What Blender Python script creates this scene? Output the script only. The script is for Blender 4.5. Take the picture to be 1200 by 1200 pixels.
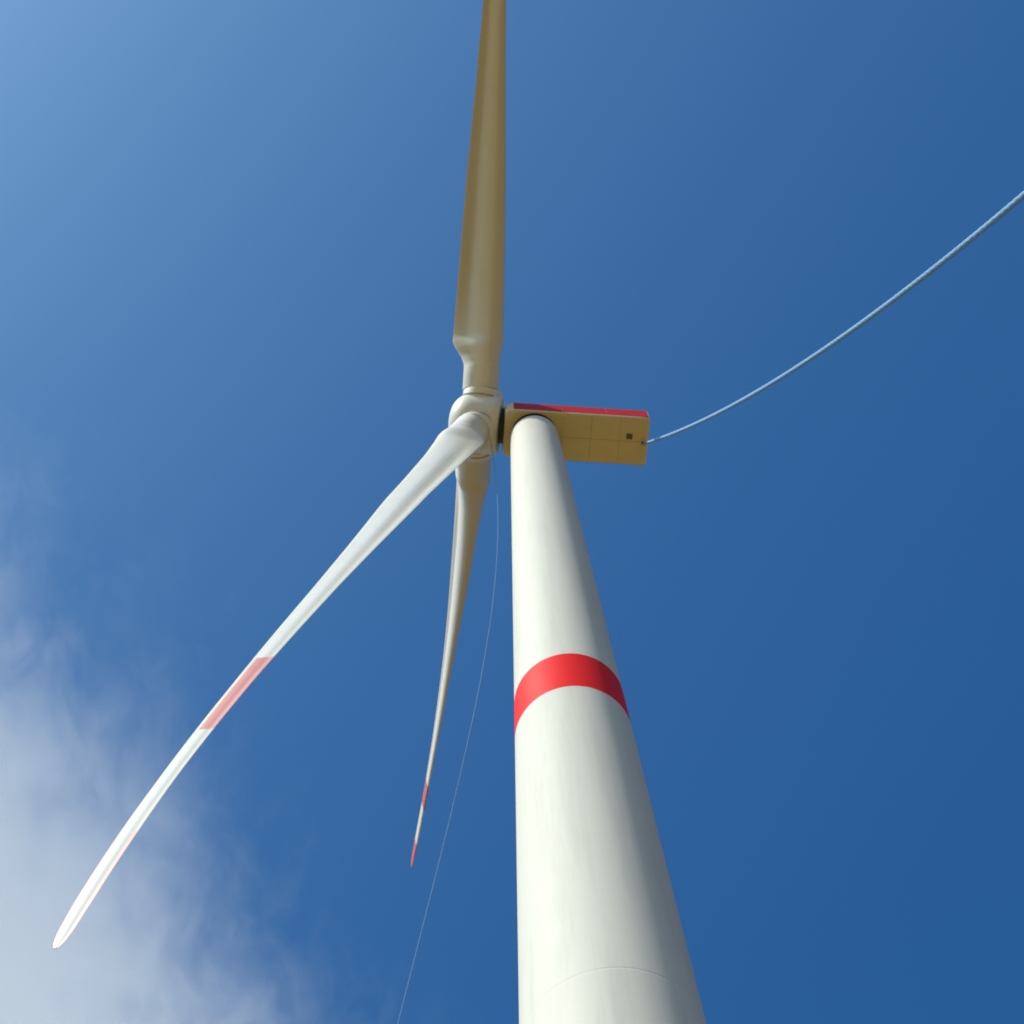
import bpy, bmesh, math, random
from mathutils import Vector, Matrix
random.seed(7)
PI = math.pi
S = bpy.context.scene
for o in list(bpy.data.objects): bpy.data.objects.remove(o)

# ------------------------------------------------------------------ camera
cam = bpy.data.cameras.new('camera'); co = bpy.data.objects.new('camera', cam)
S.collection.objects.link(co); S.camera = co
AZ, EL, RO = 0.14591, 1.23161, -0.07842
F = Vector((math.sin(AZ)*math.cos(EL), math.cos(AZ)*math.cos(EL), math.sin(EL)))
R = Vector((math.cos(AZ), -math.sin(AZ), 0)); U = R.cross(F)
R2 = R*math.cos(RO)+U*math.sin(RO); U2 = -R*math.sin(RO)+U*math.cos(RO)
M = Matrix((R2, U2, -F)).transposed().to_4x4(); M.translation = Vector((-5.8903, -28.8898, 1.7))
co.matrix_world = M
cam.sensor_width = 36; cam.lens = 36*2031.405/1200; cam.clip_start = .1; cam.clip_end = 60000

# ------------------------------------------------------------------ sky, sun, exposure
SUN_EL, SUN_AZ = math.radians(44), math.radians(180+28)      # azimuth measured from +x
sd = Vector((math.cos(SUN_AZ)*math.cos(SUN_EL), math.sin(SUN_AZ)*math.cos(SUN_EL), math.sin(SUN_EL)))
W = bpy.data.worlds.new('World'); S.world = W; W.use_nodes = True
nt = W.node_tree; bg = nt.nodes['Background']
sky = nt.nodes.new('ShaderNodeTexSky'); sky.sky_type = 'NISHITA'; sky.sun_disc = False
sky.sun_elevation = SUN_EL; sky.sun_rotation = PI/2-SUN_AZ
sky.air_density = 1.0; sky.dust_density = 4.5; sky.ozone_density = 6.0; sky.altitude = 0
hs = nt.nodes.new('ShaderNodeHueSaturation'); hs.inputs['Saturation'].default_value = 1.27
tint = nt.nodes.new('ShaderNodeMixRGB'); tint.blend_type = 'MULTIPLY'; tint.inputs[0].default_value = 1; tint.inputs[2].default_value = (.60, .94, 1, 1)
nt.links.new(sky.outputs[0], hs.inputs['Color']); nt.links.new(hs.outputs[0], tint.inputs[1])
nt.links.new(tint.outputs[0], bg.inputs[0]); bg.inputs[1].default_value = .15
sl = bpy.data.lights.new('sun', 'SUN'); sl.energy = 4.2; sl.angle = math.radians(.53); sl.color = (1, .93, .80)
so = bpy.data.objects.new('sun', sl); S.collection.objects.link(so)
so.rotation_euler = sd.to_track_quat('Z', 'Y').to_euler()
S.view_settings.view_transform = 'Standard'; S.view_settings.look = 'None'
S.view_settings.exposure = 0; S.view_settings.gamma = 1; S.view_settings.use_curve_mapping = False
S.render.engine = 'CYCLES'; S.cycles.max_bounces = 8; S.cycles.transparent_max_bounces = 12; S.cycles.filter_width = 1.9

# ------------------------------------------------------------------ helpers
def obj(name, verts, faces, mat=None, parent=None, smooth=True, sharp=None, chord=None):
    me = bpy.data.meshes.new(name); me.from_pydata([tuple(v) for v in verts], [], faces); me.update()
    if mat: me.materials.append(mat)
    if chord:
        a = me.attributes.new('chordwise', 'FLOAT', 'POINT')
        for i in range(len(me.vertices)): a.data[i].value = chord(i)
    o = bpy.data.objects.new(name, me); S.collection.objects.link(o)
    if parent: o.parent = parent
    bm = bmesh.new(); bm.from_mesh(me); bmesh.ops.remove_doubles(bm, verts=bm.verts, dist=1e-5)
    bmesh.ops.recalc_face_normals(bm, faces=bm.faces); bm.to_mesh(me); bm.free()
    for p in me.polygons: p.use_smooth = smooth
    if smooth: me.set_sharp_from_angle(angle=math.radians(sharp or 35))
    return o
def tag(o, label=None, cat=None, group=None, kind=None):
    for k, v in (('label', label), ('category', cat), ('group', group), ('kind', kind)):
        if v: o[k] = v
    return o
def loft(rings, closed=True, cap0=True, cap1=True):
    n = len(rings[0]); V = [v for r in rings for v in r]; Fc = []
    for i in range(len(rings)-1):
        for j in range(n if closed else n-1):
            k = (j+1) % n
            Fc.append((i*n+j, i*n+k, (i+1)*n+k, (i+1)*n+j))
    if cap0: Fc.append(tuple(range(n)))
    if cap1: Fc.append(tuple((len(rings)-1)*n+j for j in range(n)))
    return V, Fc
def frame(ax):
    ax = ax.normalized(); a = Vector((0, 1, 0)) if abs(ax.y) < .9 else Vector((0, 0, 1))
    u = ax.cross(a).normalized(); return ax, u, ax.cross(u)
def lathe(center, axis, prof, n=64, cap=True):
    ax, u, v = frame(axis)
    rings = [[center+ax*s+(u*math.cos(2*PI*j/n)+v*math.sin(2*PI*j/n))*r for j in range(n)] for s, r in prof]
    return loft(rings, True, cap, cap)
def box(c, d):
    x, y, z = c; a, b, e = d[0]/2, d[1]/2, d[2]/2
    V = [Vector((x+i*a, y+j*b, z+k*e)) for i in (-1, 1) for j in (-1, 1) for k in (-1, 1)]
    return V, [(0, 1, 3, 2), (4, 6, 7, 5), (0, 4, 5, 1), (2, 3, 7, 6), (0, 2, 6, 4), (1, 5, 7, 3)]
def tube(pts, r, n=8, rf=None):
    rings = []
    for i, p in enumerate(pts):
        t = pts[min(i+1, len(pts)-1)]-pts[max(i-1, 0)]
        _, u, v = frame(t)
        rr = rf(i) if rf else r
        rings.append([p+(u*math.cos(2*PI*j/n)+v*math.sin(2*PI*j/n))*rr for j in range(n)])
    return loft(rings)
def lerp(tab, x):
    for (a, b), (c, d) in zip(tab, tab[1:]):
        if x <= c: return b+(d-b)*max(0, min(1, (x-a)/(c-a)))
    return tab[-1][1]
def sst(a, b, x):
    t = max(0, min(1, (x-a)/(b-a))); return t*t*(3-2*t)

# ------------------------------------------------------------------ materials
def paint(name, col, rough=.42, dirt=.06, scale=(1, 1, .12), dcol=None, spec=.4, chord=None):
    m = bpy.data.materials.new(name); m.use_nodes = True; t = m.node_tree; N = t.nodes; L = t.links
    b = N['Principled BSDF']; b.inputs['Roughness'].default_value = rough
    b.inputs['Specular IOR Level'].default_value = spec
    tc = N.new('ShaderNodeTexCoord'); mp = N.new('ShaderNodeMapping'); mp.inputs['Scale'].default_value = scale
    L.new(tc.outputs['Object'], mp.inputs[0])
    n1 = N.new('ShaderNodeTexNoise'); n1.inputs['Scale'].default_value = 1.6; n1.inputs['Detail'].default_value = 8; n1.inputs['Roughness'].default_value = .65
    L.new(mp.outputs[0], n1.inputs['Vector'])
    rp = N.new('ShaderNodeValToRGB'); rp.color_ramp.elements[0].position = .48; rp.color_ramp.elements[1].position = .8
    L.new(n1.outputs[0], rp.inputs[0])
    mu = N.new('ShaderNodeMath'); mu.operation = 'MULTIPLY'; mu.inputs[1].default_value = dirt*6
    L.new(rp.outputs[0], mu.inputs[0])
    mx = N.new('ShaderNodeMixRGB'); mx.inputs[1].default_value = (*col, 1)
    mx.inputs[2].default_value = (*(dcol or [c*.72 for c in col]), 1)
    L.new(mu.outputs[0], mx.inputs[0]); L.new(mx.outputs[0], b.inputs['Base Color'])
    if chord:                             # darker, browner tone towards the leading and trailing edge of a blade
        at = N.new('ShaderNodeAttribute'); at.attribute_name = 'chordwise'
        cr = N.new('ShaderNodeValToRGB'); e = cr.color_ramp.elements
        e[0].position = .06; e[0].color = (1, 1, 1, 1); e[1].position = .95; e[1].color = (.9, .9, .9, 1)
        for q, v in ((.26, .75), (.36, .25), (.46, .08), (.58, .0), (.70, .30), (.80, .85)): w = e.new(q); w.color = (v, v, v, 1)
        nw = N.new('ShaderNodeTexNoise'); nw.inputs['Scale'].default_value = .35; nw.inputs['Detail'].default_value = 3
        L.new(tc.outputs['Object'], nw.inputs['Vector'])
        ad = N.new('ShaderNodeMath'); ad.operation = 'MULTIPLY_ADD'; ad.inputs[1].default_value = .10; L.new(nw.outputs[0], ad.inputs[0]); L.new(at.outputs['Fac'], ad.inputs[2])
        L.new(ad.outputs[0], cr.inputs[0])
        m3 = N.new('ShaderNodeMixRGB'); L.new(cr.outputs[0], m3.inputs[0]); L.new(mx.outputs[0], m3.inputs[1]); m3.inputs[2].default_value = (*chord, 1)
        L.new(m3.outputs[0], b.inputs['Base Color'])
    n2 = N.new('ShaderNodeTexNoise'); n2.inputs['Scale'].default_value = .9; n2.inputs['Detail'].default_value = 4
    L.new(tc.outputs['Object'], n2.inputs['Vector'])
    mr = N.new('ShaderNodeMapRange'); mr.inputs[3].default_value = rough-.07; mr.inputs[4].default_value = rough+.09
    L.new(n2.outputs[0], mr.inputs[0]); L.new(mr.outputs[0], b.inputs['Roughness'])
    return m
WHITE = paint('tower_paint', (.63, .605, .555), .62, .09, (1, 1, .06), spec=.15)
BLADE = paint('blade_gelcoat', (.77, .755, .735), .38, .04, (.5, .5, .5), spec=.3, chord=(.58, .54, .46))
HUBW = paint('spinner_gelcoat', (.70, .68, .63), .42, .05, (.5, .5, .5))
RED = paint('red_paint', (.78, .010, .008), .6, .04, spec=.15)
REDN = paint('nacelle_red_paint', (.50, .012, .018), .6, .05, spec=.15)
REDB = paint('blade_red_paint', (.58, .07, .06), .33, .05, (.5, .5, .5))
PINK = paint('glare_pink_paint', (.76, .42, .38), .36, .05, (.5, .5, .5))  # red washed out to pink, sun glare mixed into the colour
GLARED = paint('glare_red_paint', (.70, .27, .23), .36, .05, (.5, .5, .5))  # blade red made paler, with the sun's gloss painted in
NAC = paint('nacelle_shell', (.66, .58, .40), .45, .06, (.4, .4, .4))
SEAM = paint('joint_seal', (.30, .29, .26), .6, .05)
DARK = paint('dark_steel', (.035, .033, .03), .5, .05)
ROPE = paint('rope_fibre', (.17, .33, .54), .8, .05, (6, 6, 6))
ROPE2 = paint('thin_rope_fibre', (.11, .22, .38), .8, .05, (6, 6, 6))
CONC = paint('concrete', (.36, .34, .31), .85, .08, (1, 1, 1))

def ground_mat():
    m = bpy.data.materials.new('ripe_stubble_field'); m.use_nodes = True; t = m.node_tree; N = t.nodes; L = t.links
    b = N['Principled BSDF']; b.inputs['Roughness'].default_value = .95; b.inputs['Specular IOR Level'].default_value = .1
    tc = N.new('ShaderNodeTexCoord')
    n1 = N.new('ShaderNodeTexNoise'); n1.inputs['Scale'].default_value = .02; n1.inputs['Detail'].default_value = 10
    n2 = N.new('ShaderNodeTexNoise'); n2.inputs['Scale'].default_value = 6; n2.inputs['Detail'].default_value = 6
    for n in (n1, n2): L.new(tc.outputs['Object'], n.inputs['Vector'])
    r = N.new('ShaderNodeValToRGB'); e = r.color_ramp.elements
    e[0].position = .3; e[0].color = (.19, .122, .036, 1); e[1].position = .7; e[1].color = (.27, .172, .050, 1)
    ad = N.new('ShaderNodeMath'); ad.operation = 'MULTIPLY_ADD'; ad.inputs[1].default_value = .5
    ml = N.new('ShaderNodeMath'); ml.operation = 'MULTIPLY'; ml.inputs[1].default_value = .5
    L.new(n2.outputs[0], ml.inputs[0]); L.new(n1.outputs[0], ad.inputs[0]); L.new(ml.outputs[0], ad.inputs[2])
    L.new(ad.outputs[0], r.inputs[0]); L.new(r.outputs[0], b.inputs['Base Color'])
    bp = N.new('ShaderNodeBump'); bp.inputs['Distance'].default_value = .05; L.new(n2.outputs[0], bp.inputs['Height']); L.new(bp.outputs[0], b.inputs['Normal'])
    return m

# ------------------------------------------------------------------ ground
n = 96
rings = [[Vector((rr*math.cos(2*PI*j/n), rr*math.sin(2*PI*j/n), 0)) for j in range(n)] for rr in (5, 20, 60, 200, 800, 3000, 12000, 30000)]
V, Fc = loft(rings, True, True, False)
tag(obj('ground', V, Fc, ground_mat(), None, False), kind='structure')

# ------------------------------------------------------------------ wind turbine
root = bpy.data.objects.new('wind_turbine', None); S.collection.objects.link(root)
tag(root, 'white three-bladed wind turbine with a red band round its tapering tower, seen steeply from below', 'wind turbine')
RB, RT, TOP = 3.4237, 1.3962, 97.5
def tr(z): return RB+(RT-RB)*z/TOP
ZB2, ZB1 = 59.35, 62.40
def tower_prof(z0, z1, step=3.0, joints=()):
    zs = [z0]; z = z0
    while z+step < z1-.5: z += step; zs.append(z)
    zs.append(z1); return [(q, tr(q)) for q in zs]
joints = [4.2, 22.35, 41.0]
def with_joints(z0, z1):
    ev = [(q, tr(q)) for q in [z0+(z1-z0)*i/max(1, int((z1-z0)/2.9)) for i in range(int((z1-z0)/2.9)+1)]]
    for j in joints:
        if z0 < j < z1:
            ev = [e for e in ev if abs(e[0]-j) > .4]
            ev += [(j-.15, tr(j-.15)), (j-.06, tr(j-.06)), (j+.06, tr(j+.06)), (j+.15, tr(j+.15)), (j-.03, tr(j)+.0), (j-.020, tr(j)-.0035), (j+.020, tr(j)-.0035), (j+.03, tr(j)+.0)]
    return sorted(ev)
Z = Vector((0, 0, 1)); O = Vector((0, 0, 0))
zone = with_joints(.3, ZB2)+[(ZB2+.004, tr(ZB2)-.03), (ZB1-.004, tr(ZB1)-.03)]+with_joints(ZB1, TOP)
V, Fc = lathe(O, Z, zone, 160)
tower = obj('tower', V, Fc, WHITE, root)
V, Fc = lathe(O, Z, [(ZB2+.002, tr(ZB2)-.02), (ZB2+.002, tr(ZB2)+.004), (ZB1-.002, tr(ZB1)+.004), (ZB1-.002, tr(ZB1)-.02)], 160)
obj('red_band', V, Fc, RED, tower)
# circular weld beads between the plate rings of each section
VV, FF = [], []
z = 6.9
while z < 96:
    if not (ZB2-.3 < z < ZB1+.3) and all(abs(z-j) > .6 for j in joints):
        v, f = lathe(O, Z, [(z-.012, tr(z)-.004), (z-.006, tr(z)+.0012), (z+.006, tr(z)+.0012), (z+.012, tr(z)-.004)], 120, False)
        b0 = len(VV); VV += v; FF += [tuple(i+b0 for i in q) for q in f]
    z += 2.85
o = obj('weld_bead', VV, FF, WHITE, tower); tag(o, kind='stuff')
V, Fc = lathe(O, Z, [(-.5, 5.2), (.25, 5.2), (.3, 5.15), (.3, 3.0)], 96)
obj('foundation', V, Fc, CONC, root)
# yaw bearing between tower head and nacelle
V, Fc = lathe(O, Z, [(TOP, RT-.03), (TOP+.06, RT-.03), (TOP+.08, RT-.14), (98.12, RT-.14), (98.14, RT-.06), (98.25, RT-.06)], 96)
obj('yaw_bearing', V, Fc, DARK, root)

# ---- nacelle
NX0, NX1, HW, NB = -1.75, 6.68, 1.47, 98.215
sec = [(-HW+.16, NB), (-HW+.05, NB+.05), (-HW, NB+.16), (-HW, NB+1.42), (-HW+.12, NB+1.62), (-HW+.75, NB+2.95), (-HW+.9, NB+3.05)]
sec = sec+[(-y, z) for y, z in reversed(sec)]
def nring(x, k=1.0, dz=0.0):
    zc = NB+1.5
    return [Vector((x, y*k, zc+(z-zc)*k+dz)) for y, z in sec]
V, Fc = loft([nring(NX0, .86), nring(NX0+.10, .93), nring(NX0+.45, .992), nring(NX0+.8, 1), nring(NX1-.3, 1), nring(NX1-.08, .985), nring(NX1, .95)])
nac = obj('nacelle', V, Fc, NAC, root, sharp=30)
# red side stripes, front panel and rear panel on each side
for sgn in (-1, 1):
    xs = [NX0+.46, 1.55, 4.15, NX1-.10]
    for a, b in zip(xs, xs[1:]):
        v, f = box(((a+b)/2, sgn*(HW+.008), NB+.79), (b-a-.025, .02, 1.24))
        obj('red_side_panel', v, f, REDN, nac, False)
# floor panels under the nacelle, with recessed joints
xs = [1.62, 3.30, 4.98, NX1-.34]
for a, b in zip(xs, xs[1:]):
    for y0, y1 in ((-HW+.18, -.012), (.012, HW-.18)):
        v, f = box(((a+b)/2, (y0+y1)/2, NB-.012), (b-a-.03, y1-y0, .03))
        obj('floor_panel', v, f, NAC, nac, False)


# service hatch near the tail, with frame and dark grille slats
hx, hy = 5.55, -.30
for c, d in (((hx, hy-.20, NB-.040), (.46, .05, .03)), ((hx, hy+.20, NB-.040), (.46, .05, .03)), ((hx-.205, hy, NB-.040), (.05, .35, .03)), ((hx+.205, hy, NB-.040), (.05, .35, .03))):
    v, f = box(c, d); obj('hatch_frame', v, f, NAC, nac, False)
v, f = box((hx, hy, NB-.032), (.36, .35, .008)); hatch = obj('hatch', v, f, SEAM, nac, False)
for k in range(5):
    v, f = box((hx, hy-.14+k*.07, NB-.043), (.35, .03, .012)); obj('grille_slat', v, f, DARK, hatch, False)

# lug with a shackle that holds the tag line
v, f = box((6.42, .05, NB-.05), (.26, .10, .12)); lug = obj('lug', v, f, DARK, nac, False)
ringp = [Vector((6.42, .05+.07*math.cos(2*PI*i/20), NB-.11+.08*math.sin(2*PI*i/20))) for i in range(21)]
V, Fc = tube(ringp, .022, 8); obj('shackle', V, Fc, SEAM, lug)
# ---- hub and spinner
TILT = .16393
AXR = Vector((-math.cos(TILT), 0, math.sin(TILT)))
UP = Vector((math.sin(TILT), 0, math.cos(TILT))); Y = Vector((0, 1, 0))
HUB = Vector((-3.49, 0, 100)); HC = Vector((-3.22, 0, 99.97))
prof = [(-1.32, 1.25), (-1.30, 1.62), (-1.2, 1.72), (-.9, 1.78), (-.3, 1.80), (.3, 1.76)]
for i in range(1, 13):
    a = i/12*PI/2; prof.append((.3+1.45*math.sin(a), max(.03, 1.76*math.cos(a)**.8 if i < 12 else .03)))
V, Fc = lathe(HC, AXR, prof, 72)
hub = obj('spinner', V, Fc, HUBW, root)
V, Fc = lathe(HC, AXR, [(-1.9, 1.05), (-1.30, 1.05)], 48)
obj('main_shaft_collar', V, Fc, DARK, root)

# ---- blades
L = 55.543; PHI = -1.0705; CONE = .08240; BEND = 1.39776
EXTRA = {0: (-.9598, -.38682, .02857), 1: (.41167, -2.86956, .4259), -1: (1.16431, -.34663, .36312)}
CH = [(0, 2.15), (3.5, 2.15), (4.0, 2.34), (4.5, 2.80), (4.9, 3.02), (6, 2.98), (8, 2.85), (10, 2.72), (15.6, 2.36), (21, 1.84), (26.5, 1.42), (37, .94), (45, .76), (49, .76), (53, .70), (54.6, .58), (55.2, .46), (55.543, .16)]
TH = [(0, 1.0), (3.2, 1.0), (4.2, .74), (5, .58), (7, .42), (11, .33), (18, .26), (30, .21), (55.6, .17)]
def sect(n=36):
    pts = []
    for i in range(n):
        a = 2*PI*i/n; x = .5*(1-math.cos(a)); s = 1 if a < PI else -1
        pts.append((x, s, a))
    return pts
SEC = sect()
def station(k, beta0, r):
    ph = PHI-k*2*PI/3
    u = r/L; q = EXTRA[k]
    rd = UP*math.cos(ph)+Y*math.sin(ph); td = -UP*math.sin(ph)+Y*math.cos(ph)
    c0 = HUB+rd*r+AXR*(math.sin(CONE)*r+BEND*u*u+q[0]*u*u+q[1]*u**4)+td*(q[2]*u*u)
    return c0, rd, td
FLIP = {0: -1, 1: -1, -1: 1}      # which face the camber turns to, as the blades are pitched
ROOTSH = {0: -.30, 1: .30, -1: -.30}
TWIST = {0: 14, 1: 6, -1: 14}
def section(k, beta0, r, off=0.0):
    c0, rd, td = station(k, beta0, r)
    c1, _, _ = station(k, beta0, min(r+.2, L)); cm, _, _ = station(k, beta0, min(r+.2, L)-.4)
    rh = (c1-cm).normalized()
    be = math.radians(beta0-TWIST[k]*(1-r/L)**2)
    d = td*math.cos(be)+AXR*math.sin(be); d = (d-rh*d.dot(rh)).normalized(); nn = rh.cross(d)
    c = lerp(CH, r); t = lerp(TH, r); bl = 1-sst(2.6, 5.4, r)
    sh = ROOTSH[k]*(1-sst(3.3, 5.0, r)) if k != 1 else lerp([(0, .3), (3.3, .3), (5, .42), (8, .27), (14, 0), (56, 0)], r)
    out = []
    for x, s, a in SEC:
        yt = 5*(.2969*math.sqrt(max(x, 0))-.126*x-.3516*x*x+.2843*x**3-.1036*x**4)*t
        yc = (.014*4*x*(1-x)-.02*sst(.6, 1, x))*(1-bl)
        ya = s*yt+yc
        if s < 0 and x > .55: ya += .055*math.sin(PI*(x-.55)/.45)**2*sst(4.6, 9.5, r)*(1-sst(9, 34, r)*.6)   # hollow of the pressure side
        ya *= FLIP[k]
        xc, yy = .5-.5*math.cos(a), .5*math.sin(a)
        px = x*(1-bl)+xc*bl; py = ya*(1-bl)+yy*bl*FLIP[k]
        out.append(c0+d*(sh+(px-.5)*c)+nn*(py*c))
    return out
def blade(k, beta0, rds, tipmat, edge_split):
    bounds = sorted(set([1.95, L]+[b for p in rds for b in p]))
    base = None; pend = []
    Vw, Fw = [], []
    def stations(a, b):
        rs = [a]; r = a
        while True:
            st = .12 if r < 6 else (.8 if r < 50 else .35)
            if r+st*1.3 >= b: break
            r += st; rs.append(r)
        rs.append(b); return rs
    for a, b in zip(bounds, bounds[1:]):
        isred = any(abs(a-p[0]) < 1e-6 for p in rds)
        rs = stations(a, b); rings = [section(k, beta0, r) for r in rs]; n = len(SEC)
        V, Fc = loft(rings, True, a == 1.95, abs(b-L) < 1e-6)
        if not isred:
            b0 = len(Vw); Vw += V; Fw += [tuple(i+b0 for i in f) for f in Fc]
        else:
            pend.append((a, b, V, Fc))
    reds = []
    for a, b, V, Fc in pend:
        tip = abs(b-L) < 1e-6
        if tip and edge_split:            # leading and trailing edge pink; white middle stands in for sun glare
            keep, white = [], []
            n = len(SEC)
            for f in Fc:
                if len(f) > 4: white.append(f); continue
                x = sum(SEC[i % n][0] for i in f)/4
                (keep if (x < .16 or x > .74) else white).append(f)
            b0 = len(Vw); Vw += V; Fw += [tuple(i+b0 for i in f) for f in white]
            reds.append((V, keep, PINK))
        elif edge_split:                  # white strip along the leading edge
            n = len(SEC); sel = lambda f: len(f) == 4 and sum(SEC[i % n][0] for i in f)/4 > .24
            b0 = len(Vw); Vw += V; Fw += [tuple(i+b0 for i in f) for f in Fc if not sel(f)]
            reds.append((V, [f for f in Fc if sel(f)], GLARED))
        else: reds.append((V, Fc, tipmat if tip else REDB))
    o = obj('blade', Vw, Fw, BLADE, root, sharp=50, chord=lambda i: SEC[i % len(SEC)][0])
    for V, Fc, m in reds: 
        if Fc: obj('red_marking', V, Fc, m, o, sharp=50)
    # bearing collar
    c0, rd, td = station(k, beta0, 0)
    be = math.radians(beta0-14); d = td*math.cos(be)+AXR*math.sin(be); d = (d-rd*d.dot(rd)).normalized()
    cc = c0+d*ROOTSH[k]
    V, Fc = lathe(cc, rd, [(1.2, 1.17), (1.86, 1.17), (1.90, 1.15), (1.955, 1.15), (1.975, 1.10), (1.975, .9)], 56)
    obj('root_collar', V, Fc, HUBW, o)
    V, Fc = lathe(cc, rd, [(1.50, 1.10), (1.50, 1.20), (1.56, 1.20), (1.56, 1.10)], 56)
    obj('root_seal', V, Fc, SEAM, o)
    return o
b1 = blade(0, 103, [(33.5, 39.8), (49.4, L)], REDB, False)
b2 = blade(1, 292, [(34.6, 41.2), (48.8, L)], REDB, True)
b3 = blade(-1, 156, [(41.8, 45.4), (51.3, L)], REDB, False)
b2['label'] = 'blade pointing down toward the ground, its tip pink and white with painted sun glare'
b3['label'] = 'short looking blade pointing away behind the hub'
b1['label'] = 'blade pointing overhead and out of the top of the picture'

# ------------------------------------------------------------------ ropes
P0 = Vector((6.42, .05, 98.04)); G = Vector((12.904, -72.421, 0.02)); sag = 25.364      # three-strand rope, hung as a parabola
NSEG = 2200
def rope_pt(s):
    p = P0+(G-P0)*s; p.z -= sag*4*s*(1-s); p.z = max(p.z, .04); return p
rings = []; dist = 0
for i in range(NSEG+1):
    s = i/NSEG; p = rope_pt(s); t = rope_pt(min(1, s+.001))-rope_pt(max(0, s-.001)); _, u, v = frame(t)
    if i: dist += (p-prev).length
    prev = p; rr = .086-.01*s; ring = []
    for j in range(12):
        a = 2*PI*j/12; q = rr*(1+.05*math.cos(3*a-dist*2*PI/.40))
        ring.append(p+(u*math.cos(a)+v*math.sin(a))*q)
    rings.append(ring)
V, Fc = loft(rings)
r1 = obj('tag_line', V, Fc, ROPE)
tag(r1, 'thick pale blue rope sagging from the tail of the nacelle toward the right edge', 'rope')
P0 = Vector((-2.6, .2, 98.1)); G = Vector((-6.283, 6, 0.02)); pts = []
for i in range(161):
    s = i/160; p = P0+(G-P0)*s; p.x += 2.822*4*s*(1-s)-5.818*6*s*s*(1-s); p.z -= 16*s*(1-s); p.z = max(p.z, .02); pts.append(p)
V, Fc = tube(pts, .016, 6)
r2 = obj('tag_line', V, Fc, ROPE2)
tag(r2, 'faint thin cord hanging to the left of the tower below the short blade', 'rope')

# ------------------------------------------------------------------ cloud
def cloud_mat():
    m = bpy.data.materials.new('thin_cloud'); m.use_nodes = True; t = m.node_tree; N = t.nodes; Lk = t.links
    for x in list(N): N.remove(x)
    out = N.new('ShaderNodeOutputMaterial'); mix = N.new('ShaderNodeMixShader'); tp = N.new('ShaderNodeBsdfTransparent')
    add = N.new('ShaderNodeAddShader'); tl = N.new('ShaderNodeBsdfTranslucent'); df = N.new('ShaderNodeBsdfDiffuse')
    tl.inputs[0].default_value = (.97, .95, .90, 1); df.inputs[0].default_value = (.9, .9, .9, 1)
    m2 = N.new('ShaderNodeMixShader'); m2.inputs[0].default_value = .25
    Lk.new(tl.outputs[0], m2.inputs[1]); Lk.new(df.outputs[0], m2.inputs[2])
    tc = N.new('ShaderNodeTexCoord')
    def noise(sc, det, rough, dist, scale=(1, 1, 1), rot=0):
        mp = N.new('ShaderNodeMapping'); mp.inputs['Scale'].default_value = scale; mp.inputs['Rotation'].default_value = (0, 0, rot)
        Lk.new(tc.outputs['Object'], mp.inputs[0]); n = N.new('ShaderNodeTexNoise')
        n.inputs['Scale'].default_value = sc; n.inputs['Detail'].default_value = det; n.inputs['Roughness'].default_value = rough; n.inputs['Distortion'].default_value = dist
        Lk.new(mp.outputs[0], n.inputs['Vector']); return n.outputs[0]
    def mth(op, a, b=None, c=None, clamp=False):
        x = N.new('ShaderNodeMath'); x.operation = op; x.use_clamp = clamp
        for i, v in enumerate((a, b, c)):
            if v is None: continue
            if isinstance(v, (int, float)): x.inputs[i].default_value = v
            else: Lk.new(v, x.inputs[i])
        return x.outputs[0]
    at = N.new('ShaderNodeAttribute'); at.attribute_name = 'cloud_cover'
    big = noise(.0022, 5, .55, .5); fine = noise(.009, 9, .62, .8, (1, .55, 1), .6); soft = noise(.0012, 3, .5, .2)
    d = mth('ADD', at.outputs['Fac'], mth('MULTIPLY', mth('SUBTRACT', big, .5), .75))
    d = mth('ADD', d, mth('MULTIPLY', mth('SUBTRACT', fine, .5), .9))
    d = mth('MULTIPLY', mth('SUBTRACT', d, .12), 1.25, clamp=True)
    sm = N.new('ShaderNodeMapRange'); sm.interpolation_type = 'SMOOTHSTEP'; sm.inputs[4].default_value = .26
    Lk.new(d, sm.inputs[0])
    Lk.new(mth('MULTIPLY', sm.outputs[0], at.outputs['Fac'], clamp=True), mix.inputs[0])
    Lk.new(tp.outputs[0], mix.inputs[1]); Lk.new(m2.outputs[0], mix.inputs[2]); Lk.new(mix.outputs[0], out.inputs[0])
    return m
Vc, Fc, dens = [], [], []
A_, B_ = Vector((-70, 2300)), Vector((-725, 1080))       # soft edge of the bank
nrm = Vector((-(B_-A_).y, (B_-A_).x)).normalized()
if nrm.x > 0: nrm = -nrm
NXg, NYg = 60, 60
for lay in range(3):
    b0 = len(Vc)
    for i in range(NXg+1):
        for j in range(NYg+1):
            x = -4200+i*4400/NXg; y = 500+j*5200/NYg
            z = 3000+lay*70+25*math.sin(x*.004+lay)+20*math.cos(y*.003+lay*2)
            Vc.append(Vector((x, y, z)))
            dd = (Vector((x, y))-A_).dot(nrm)
            e = sst(-420, 750, dd)*sst(500, 1100, y)*(1-sst(4300, 5600, y))*sst(-4200, -3000, x)
            dens.append(e)
    for i in range(NXg):
        for j in range(NYg):
            a = b0+i*(NYg+1)+j; Fc.append((a, a+NYg+1, a+NYg+2, a+1))
me = bpy.data.meshes.new('cloud'); me.from_pydata([tuple(v) for v in Vc], [], Fc); me.update()
me.materials.append(cloud_mat()); at = me.attributes.new('cloud_cover', 'FLOAT', 'POINT')
for i, v in enumerate(dens): at.data[i].value = v
for p in me.polygons: p.use_smooth = True
cl = bpy.data.objects.new('cloud', me); S.collection.objects.link(cl)
tag(cl, 'thin wispy white cloud veiling the blue sky at the lower left', 'cloud', kind='stuff')
